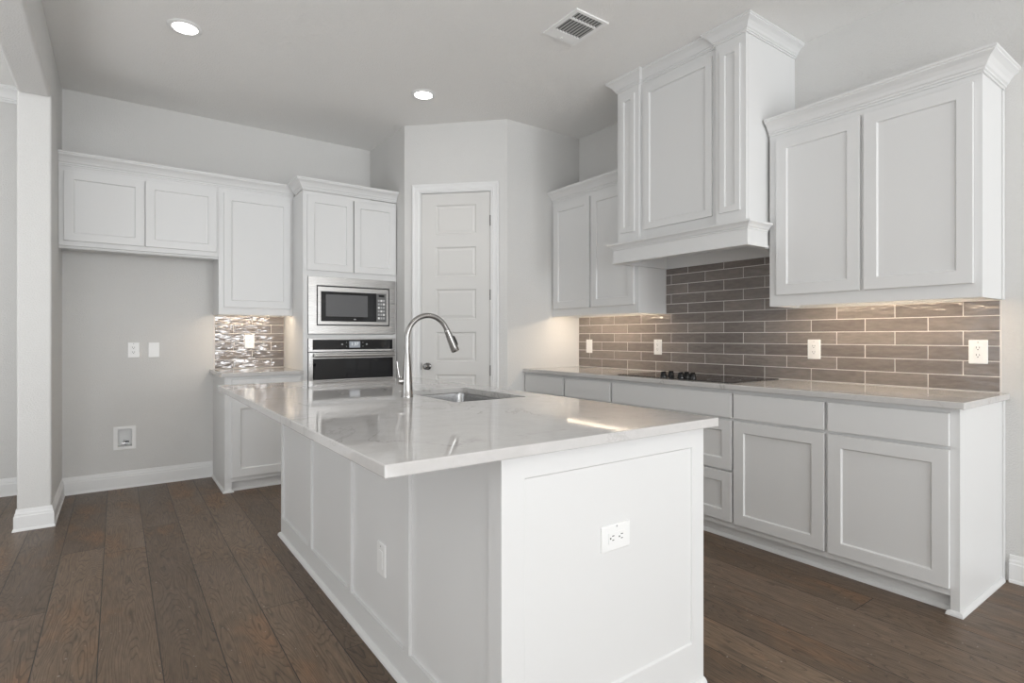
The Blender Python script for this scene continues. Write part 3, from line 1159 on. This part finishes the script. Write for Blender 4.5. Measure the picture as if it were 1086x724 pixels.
# ------------------------------------------------------------------ island
IX0, IX1, IY0, IY1 = 0.800, 1.645, 1.165, 3.500
t = thing('island_cabinet', 'white panelled kitchen island body under the big quartz top', 'kitchen island', ((IX0 + IX1) / 2, (IY0 + IY1) / 2, 0))
OFF = (t.location.x, t.location.y, 0)
ZT = 0.8835
mb = MB(OFF)
mb.box(IX0 + 0.012, IX0 + 0.10, IY0 + 0.020, IY1 - 0.020, 0, ZT)
RB, RT = 0.113, 0.818
ys = [IY0 + 0.0005, 1.226, 1.719, 1.757, 2.286, 2.329, 2.874, 2.930, 3.470, IY1]
for i in range(0, len(ys), 2):
    mb.box(IX0, IX0 + 0.012, ys[i], ys[i + 1], 0, ZT)
for i in range(1, len(ys) - 1, 2):
    mb.box(IX0, IX0 + 0.012, ys[i], ys[i + 1], 0, RB)
    mb.box(IX0, IX0 + 0.012, ys[i], ys[i + 1], RT, ZT)
mb.done('side_panel', M_WHITE, t)
mb = MB(OFF)
em = lambda u, o, z: (u, IY0 + 0.0198 - o, z)


def end_panel(mb, mp):
    u0, u1, z0, z1 = IX0 + 0.0002, IX1, 0.0, ZT
    a0, a1, b0, b1 = 0.874, 1.584, 0.150, 0.816
    t_ = 0.0198
    def rg(x0, x1, y0, y1, o):
        return [mb.v(mp(u, o, z)) for u, z in ((x0, y0), (x1, y0), (x1, y1), (x0, y1))]
    R = [rg(u0, u1, z0, z1, 0), rg(u0, u1, z0, z1, t_), rg(a0, a1, b0, b1, t_), rg(a0 + 0.004, a1 - 0.004, b0 + 0.004, b1 - 0.004, t_ - 0.006)]
    mb.face(list(reversed(R[0])))
    for A, B in zip(R[:-1], R[1:]):
        for i in range(4):
            mb.face([A[i], A[(i + 1) % 4], B[(i + 1) % 4], B[i]])
    mb.face(R[-1])


end_panel(mb, em)
mb.done('end_panel', M_WHITE, t, bevel=0.0012)
mb = MB(OFF)
end_panel(mb, lambda u, o, z: (u, IY1 - 0.0198 + o, z))
mb.done('end_panel', M_WHITE, t, bevel=0.0012)
# working side, facing the cooktop
mb = MB(OFF)
mb.box(IX1 - 0.019, IX1, IY0 + 0.0202, IY1 - 0.0202, 0.10, ZT)
mb.box(IX1 - 0.07, IX1 - 0.052, IY0 + 0.0202, IY1 - 0.0202, 0, 0.0995)
mb.box(IX0 + 0.105, IX1 - 0.020, IY0 + 0.0202, IY1 - 0.0202, 0.10, 0.118)
mb.done('face_frame', M_WHITE, t)
im = lambda u, o, z: (IX1 + o, u, z)
cells = [(1.20, 1.78), (1.80, 2.30), (2.32, 2.82), (2.84, 3.46)]
for i, (a, b) in enumerate(cells):
    mb = MB(OFF)
    mb.shaker(im, a, b, DZ0, DZ1, 0.0006)
    mb.done('door', M_WHITE, t, bevel=BEV)
    mb = MB(OFF)
    mb.slab(im, a, b, DR0, DR1, 0.0006)
    mb.done('drawer', M_WHITE, t, bevel=0.0025)
mb = MB(OFF)
mb.sweep([(IX1, IY1 + 0.0002), (IX0, IY1 + 0.0002), (IX0, IY0), (IX1, IY0)][::-1], [(-0.0003, 0), (-0.016, 0), (-0.015, 0.008), (-0.010, 0.016), (-0.004, 0.020), (-0.0003, 0.021)])
mb.done('shoe_moulding', M_WHITE, t)

# island top with sink cut-out
SX = (1.160, 1.540)
SY = (2.030, 2.620)


def rrect(x0, x1, y0, y1, r, n=8):
    pts = []
    for cx, cy, a0 in ((x1 - r, y1 - r, 0), (x0 + r, y1 - r, 90), (x0 + r, y0 + r, 180), (x1 - r, y0 + r, 270)):
        for k in range(n + 1):
            a = math.radians(a0 + 90 * k / n)
            pts.append((cx + r * math.cos(a), cy + r * math.sin(a)))
    return pts


mb = MB((1.07, 2.32, 0.884))
bm = mb.bm
outer = [bm.verts.new((x, y, 0.884)) for x, y in ((0.467, 1.122), (1.669, 1.122), (1.669, 3.530), (0.467, 3.530))]
inner = [bm.verts.new((x, y, 0.884)) for x, y in rrect(SX[0], SX[1], SY[0], SY[1], 0.022, 6)]
ed = [bm.edges.new((l[i], l[(i + 1) % len(l)])) for l in (outer, inner) for i in range(len(l))]
bmesh.ops.triangle_fill(bm, use_beauty=True, use_dissolve=False, edges=ed)
ex = bmesh.ops.extrude_face_region(bm, geom=bm.faces[:])
bmesh.ops.translate(bm, vec=(0, 0, 0.030), verts=[g for g in ex['geom'] if isinstance(g, bmesh.types.BMVert)])
tag(mb.done('countertop', M_QUARTZ, bevel=0.003), 'large pale quartz island top with the sink cut into it', 'countertop')

# ------------------------------------------------------------------ sink
t = thing('kitchen_sink', 'stainless undermount sink sunk into the island top', 'sink', (1.35, 2.325, 0.66))
OFF = (1.35, 2.325, 0.66)
mb = MB(OFF)
g = 0.001
L0 = lambda d, r, z: [(x, y, z) for x, y in rrect(SX[0] + d, SX[1] - d, SY[0] + d, SY[1] - d, r, 6)]
zt = 0.8832
mb.loft([L0(-0.025, 0.045, zt - 0.0015), L0(-0.025, 0.045, zt), L0(g, 0.025, zt), L0(0.003, 0.03, zt - 0.02), L0(0.010, 0.045, 0.70), L0(0.020, 0.05, 0.682), L0(0.045, 0.05, 0.674), L0(0.15, 0.03, 0.670)], cap=False)
mb.face([mb.v(p) for p in L0(0.15, 0.03, 0.670)])
sk = mb.done('bowl', M_SINK, t, smooth=True, weld=True)
so = sk.modifiers.new('thick', 'SOLIDIFY')
so.thickness = 0.0012
so.offset = -1
mb = MB(OFF)
mb.lathe([(0.0005, 0.672), (0.030, 0.672), (0.040, 0.675), (0.042, 0.6725), (0.042, 0.6712)], (1.35, 2.325, 0), 'Z', 28, caps=False)
mb.done('drain', M_STEELV, t, smooth=True)

# ------------------------------------------------------------------ faucet
FX, FY_ = 1.081, 2.338
t = thing('kitchen_faucet', 'tall brushed steel gooseneck faucet beside the island sink', 'faucet', (FX, FY_, 0.9142))
OFF = (FX, FY_, 0.9142)
mb = MB(OFF)
mb.lathe([(0.0005, 0.9142), (0.0275, 0.9142), (0.0275, 0.922), (0.0262, 0.925), (0.0245, 0.960), (0.0215, 1.010), (0.0175, 1.065), (0.0142, 1.110), (0.0138, 1.1135), (0.0005, 1.1135)], (FX, FY_, 0), 'Z', 36, caps=False)
mb.done('body', M_STEELV, t, smooth=True)
mb = MB(OFF)
cxx, czz, R = FX + 0.107, 1.182, 0.107
pts = [(FX, FY_, 1.1137), (FX, FY_, 1.15)]
for k in range(0, 27):
    a = math.radians(180 - k * (180 - 24) / 26)
    pts.append((cxx + R * math.cos(a), FY_, czz + R * math.sin(a)))
mb.tube(pts, 0.0122, 24)
mb.done('spout', M_STEELV, t, smooth=True)
a = math.radians(24)
ex_, ez_ = cxx + R * math.cos(a), czz + R * math.sin(a)
dx, dz = math.sin(a + 0.02), -math.cos(a + 0.02)
mb = MB(OFF)
pp = lambda s: (ex_ + dx * s, FY_, ez_ + dz * s)
mb.tube([pp(0.0003), pp(0.002), pp(0.010), pp(0.05), pp(0.095), pp(0.112), pp(0.116)], [0.0132, 0.0142, 0.0146, 0.0170, 0.0195, 0.0198, 0.0185], 28)
hd_ = mb.done('spray_head', M_STEELV, t, smooth=True)
mb = MB(OFF)
bx, bz = -dz, dx
q = lambda s, h: (ex_ + dx * s + bx * h, ez_ + dz * s + bz * h)
ring = []
for yy in (FY_ - 0.007, FY_ + 0.007):
    ring.append([(x, yy, z) for x, z in (q(0.045, 0.014), q(0.043, 0.0205), q(0.050, 0.023), q(0.072, 0.0245), q(0.092, 0.0235), q(0.095, 0.016))])
mb.loft(ring)
mb.done('spray_button', M_BLACK, hd_, bevel=0.001)
mb = MB(OFF)
mb.cyl((FX - 0.018, FY_ + 0.004, 0.988), (FX - 0.040, FY_ + 0.009, 0.988), 0.0165, n=28)
mb.done('handle_hub', M_STEELV, t, bevel=0.002, smooth=True)
mb = MB(OFF)
mb.tube([(FX - 0.034, FY_ + 0.008, 1.000), (FX - 0.038, FY_ + 0.009, 1.020), (FX - 0.043, FY_ + 0.010, 1.055), (FX - 0.045, FY_ + 0.0105, 1.078)], [0.0055, 0.005, 0.0042, 0.004], 16)
mb.done('handle_lever', M_STEELV, t, smooth=True)

# ------------------------------------------------------------------ cooktop
t = thing('cooktop', 'black glass electric cooktop with five knobs under the hood', 'cooktop', (3.23, 2.364, 0.9143))
OFF = (3.23, 2.364, 0.9143)
mb = MB(OFF)
pts = rrect(2.957, 3.500, 1.908, 2.822, 0.010, 4)
mb.loft([[(x, y, 0.9143) for x, y in pts], [(x, y, 0.9185) for x, y in pts]])
mb.done('glass_top', M_COOKGLASS, t, bevel=0.001)
for x, y, r in ((3.10, 2.68, 0.075), (3.36, 2.66, 0.10), (3.12, 2.06, 0.10), (3.36, 2.07, 0.075), (3.39, 2.36, 0.085)):
    for r_ in (r,):
        mb = MB(OFF)
        mb.lathe([(r_ - 0.002, 0.9187), (r_, 0.9187), (r_, 0.9189), (r_ - 0.002, 0.9189), (r_ - 0.002, 0.9187)], (x, y, 0), 'Z', 48, caps=False)
        mb.done('burner_ring', M_PRINT, t)
for x, y in ((3.030, 2.462), (3.110, 2.462), (3.052, 2.336), (3.125, 2.345), (3.078, 2.262)):
    mb = MB(OFF)
    z = 0.9187
    mb.lathe([(0.0005, z), (0.024, z), (0.024, z + 0.004), (0.0205, z + 0.007), (0.0190, z + 0.022), (0.0165, z + 0.027), (0.0005, z + 0.028)], (x, y, 0), 'Z', 28, caps=False)
    kb = mb.done('knob', M_BLACK, t, smooth=True)
    mb = MB(OFF)
    mb.box(x - 0.021, x + 0.021, y - 0.0045, y + 0.0045, z + 0.0265, z + 0.036)
    mb.done('knob_grip', M_BLACK, kb, bevel=0.0015)
    mb = MB(OFF)
    mb.lathe([(0.0242, z + 0.0002), (0.0256, z + 0.0002), (0.0256, z + 0.0012), (0.0242, z + 0.0012), (0.0242, z + 0.0002)], (x, y, 0), 'Z', 28, caps=False)
    mb.done('knob_ring', M_KNOB, kb, smooth=True)


# ------------------------------------------------------------------ electrical plates (local: x across, -y out)
def wall_plate(label, loc, rotz, kind='outlet', roll=0.0, group=None, name=None):
    t = thing(name or {'outlet': 'wall_outlet', 'blank': 'blank_plate', 'switch': 'light_switch'}[kind], label, {'outlet': 'outlet', 'blank': 'cover plate', 'switch': 'switch'}[kind], loc, rotz, group)
    t.rotation_euler = (0, roll, rotz)
    hw_, hh = 0.0385, 0.0605
    mb = MB()
    if kind == 'blank':
        mb.loft([[(x, -0.0003, z) for x, z in rrect(-hw_, hw_, -hh, hh, 0.004, 3)], [(x, -0.0035, z) for x, z in rrect(-hw_, hw_, -hh, hh, 0.004, 3)], [(x, -0.006, z) for x, z in rrect(-hw_ + 0.003, hw_ - 0.003, -hh + 0.003, hh - 0.003, 0.004, 3)]])
    else:
        rings = []
        for d, y in ((0, -0.0003), (0, -0.0035), (0.003, -0.006)):
            rings.append([(x, y, z) for x, z in rrect(-hw_ + d, hw_ - d, -hh + d, hh - d, 0.004, 3)])
        mb.loft(rings)
    mb.done('plate', M_PLATE, t)
    if kind != 'blank':
        mb = MB()
        mb.box(-0.0165, 0.0165, -0.0078, -0.0061, -0.0335, 0.0335)
        ins = mb.done('receptacle' if kind == 'outlet' else 'rocker', M_PLATE, t, bevel=0.0012)
        if kind == 'outlet':
            for zc in (0.0185, -0.0185):
                for dx_, w_, h_, dz_ in ((-0.0063, 0.0012, 0.0045, 0.003), (0.0063, 0.0012, 0.0038, 0.003)):
                    mb = MB()
                    mb.box(dx_ - w_, dx_ + w_, -0.0082, -0.0079, zc + dz_ - h_, zc + dz_ + h_)
                    mb.done('slot', M_SLOT, ins)
                mb = MB()
                mb.lathe([(0.0002, -0.0082), (0.0027, -0.0082), (0.0027, -0.0079), (0.0002, -0.0079)], (0, 0, zc - 0.0075), 'Y', 12)
                mb.done('slot', M_SLOT, ins)
        for zc in (() if roll else (0.048,)):
            mb = MB()
            mb.lathe([(0.0002, -0.0070), (0.0028, -0.0068), (0.0030, -0.0061)], (0, 0, zc), 'Y', 14, caps=False)
            mb.done('screw', M_SCREW, t)
    return t


TS = XW - 0.0080
wall_plate('white outlet on the wall of the empty fridge bay', (0.107, YB, 1.085), 0)
wall_plate('blank white cover plate right of the fridge bay outlet', (0.243, YB, 1.084), 0, 'blank')
wall_plate('white outlet on the small backsplash left of the oven tower', (0.951, YB - 0.0080, 1.150), 0)
wall_plate('white switch plate on the tiles nearest the pantry wall', (TS, 3.713, 1.104), RIGHT, 'switch')
wall_plate('white outlet on the tiles left above the cooktop', (TS, 2.922, 1.108), RIGHT)
wall_plate('white outlet on the tiles right of the cooktop', (TS, 1.702, 1.112), RIGHT)
wall_plate('white outlet nearest the right end of the tiles', (TS, 0.897, 1.114), RIGHT)
pl_ = wall_plate('white sideways outlet on the end panel of the island', (1.218, IY0 + 0.006, 0.590), 0, roll=math.pi / 2)
mb = MB()
mb.lathe([(0.0002, -0.0070), (0.0028, -0.0068), (0.0030, -0.0061)], (-0.0325, 0, 0.002), 'Y', 14, caps=False)
mb.done('screw', M_SCREW, pl_)
wall_plate('white upright outlet plate on the shaded side of the island', (IX0 + 0.012, 1.976, 0.354), RIGHT, 'switch', name='wall_outlet')['category'] = 'outlet'

# ------------------------------------------------------------------ fridge water supply box
t = thing('water_supply_box', 'white recessed box with a small valve low on fridge bay wall', 'water box', (0.050, YB, 0.306))
OFF = (0.050, YB, 0.306)
mb = MB(OFF)
frame(mb, -0.023, 0.123, 0.303, 0.485, 0.004, 0.096, 0.326, 0.462, YB - 0.006, YB - 0.0004)
mb.done('trim_frame', M_PLATE, t, bevel=0.0015)
mb = MB(OFF)
a0, a1, b0, b1, yb = 0.0035, 0.0965, 0.3255, 0.4625, YB + 0.075
for q in (((a0, b0), (a0, b1)), ((a1, b1), (a1, b0)), ((a0, b1), (a1, b1)), ((a1, b0), (a0, b0))):
    mb.quad((q[0][0], YB - 0.001, q[0][1]), (q[1][0], YB - 0.001, q[1][1]), (q[1][0], yb, q[1][1]), (q[0][0], yb, q[0][1]))
mb.quad((a0, yb, b0), (a1, yb, b0), (a1, yb, b1), (a0, yb, b1))
mb.done('recess', M_PLATE, t, weld=True)
mb = MB(OFF)
mb.cyl((0.050, YB + 0.035, 0.3257), (0.050, YB + 0.035, 0.362), 0.010, n=20)
mb.cyl((0.050, YB + 0.035, 0.362), (0.050, YB + 0.035, 0.372), 0.0065, n=20)
mb.cyl((0.028, YB + 0.030, 0.347), (0.072, YB + 0.030, 0.347), 0.0085, n=20)
mb.done('valve', M_BRASS, t, smooth=True)
mb = MB(OFF)
mb.box(0.054, 0.078, YB + 0.014, YB + 0.0205, 0.352, 0.366)
mb.cyl((0.060, YB + 0.0205, 0.356), (0.060, YB + 0.024, 0.350), 0.005, n=12)
mb.done('valve_handle', M_BLUE, t)


# ------------------------------------------------------------------ ceiling fixtures
def can_light(label, x, y):
    t = thing('recessed_light', label, 'ceiling light', (x, y, H), 0, 'recessed ceiling lights')
    mb = MB()
    mb.lathe([(0.066, -0.0005), (0.094, -0.0005), (0.094, -0.004), (0.088, -0.008), (0.070, -0.010), (0.066, -0.006), (0.066, -0.0005)], (0, 0, 0), 'Z', 40, caps=False)
    mb.done('trim_ring', M_PLATE, t, smooth=True)
    mb = MB()
    mb.lathe([(0.0005, -0.006), (0.0655, -0.006), (0.0655, -0.0008), (0.0005, -0.0008)], (0, 0, 0), 'Z', 40, caps=False)
    mb.done('lens', M_CAN, t)
    l = bpy.data.lights.new('can_beam', 'SPOT')
    l.energy = CAN_BEAM
    l.color = (1.0, 0.965, 0.93)
    l.spot_size = math.radians(104)
    l.spot_blend = 0.9
    l.shadow_soft_size = 0.06
    lo = bpy.data.objects.new('can_beam', l)
    COL.objects.link(lo)
    lo.parent = t
    lo.location = (0, 0, -0.012)
    return t


can_light('round recessed ceiling light above the fridge bay, upper left', 0.332, 3.840)
can_light('round recessed ceiling light in front of the pantry door', 1.912, 3.840)
can_light('added unseen round recessed ceiling light above the near end of island', 0.33, 1.40)  # added out of view for more light over the island
can_light('round recessed ceiling light above the right hand aisle', 2.25, 1.30)
for k, (x, y) in enumerate(((-2.6, 2.4), (-2.6, -1.5), (-1.0, -3.2), (0.6, -1.5), (2.3, -1.6), (0.6, -5.0), (2.3, -4.8), (-2.6, -5.0))):  # unseen ceiling lights added to fill the room with light
    can_light('added unseen recessed fill light of the living area behind the viewpoint', x, y)['group'] = 'recessed lights of the living area'

VX0, VX1, VY0, VY1 = 2.112, 2.366, 2.324, 2.630
t = thing('ceiling_vent', 'white louvred air vent in the ceiling near the hood', 'vent', ((VX0 + VX1) / 2, (VY0 + VY1) / 2, H))
OFF = ((VX0 + VX1) / 2, (VY0 + VY1) / 2, H)
G1 = (2.345, 2.402)
G2 = (2.418, 2.548)
GX = (2.140, 2.338)
mb = MB(OFF)
zt_, zb_ = H - 0.0005, H - 0.009
for x0, x1, y0, y1 in ((VX0, GX[0], VY0, VY1), (GX[1], VX1, VY0, VY1), (GX[0], GX[1], VY0, G1[0]), (GX[0], GX[1], G1[1], G2[0]), (GX[0], GX[1], G2[1], VY1)):
    mb.box(x0, x1, y0, y1, zb_, zt_)
mb.done('vent_frame', M_VENT, t, bevel=0.002)
mb = MB(OFF)
mb.box(GX[0] + 0.0003, GX[1] - 0.0003, G1[0] + 0.0003, G2[1] - 0.0003, H - 0.0016, H - 0.0006)
mb.done('backing', M_VENTDARK, t)
for g_ in (G1, G2):
    n = 9
    for k in range(n):
        mb = MB(OFF)
        x = GX[0] + 0.006 + k * (GX[1] - GX[0] - 0.012) / (n - 1)
        mb.loft([[(x + 0.0044, y, H - 0.0085), (x + 0.0036, y, H - 0.0088), (x - 0.0044, y, H - 0.0036), (x - 0.0036, y, H - 0.0032)] for y in (g_[0] + 0.0005, g_[1] - 0.0005)])
        mb.done('louver', M_SLAT, t)
mb = MB(OFF)
mb.box(2.232, 2.246, 2.596, 2.606, H - 0.016, H - 0.0092)
mb.done('damper_lever', M_PLATE, t, bevel=0.001)
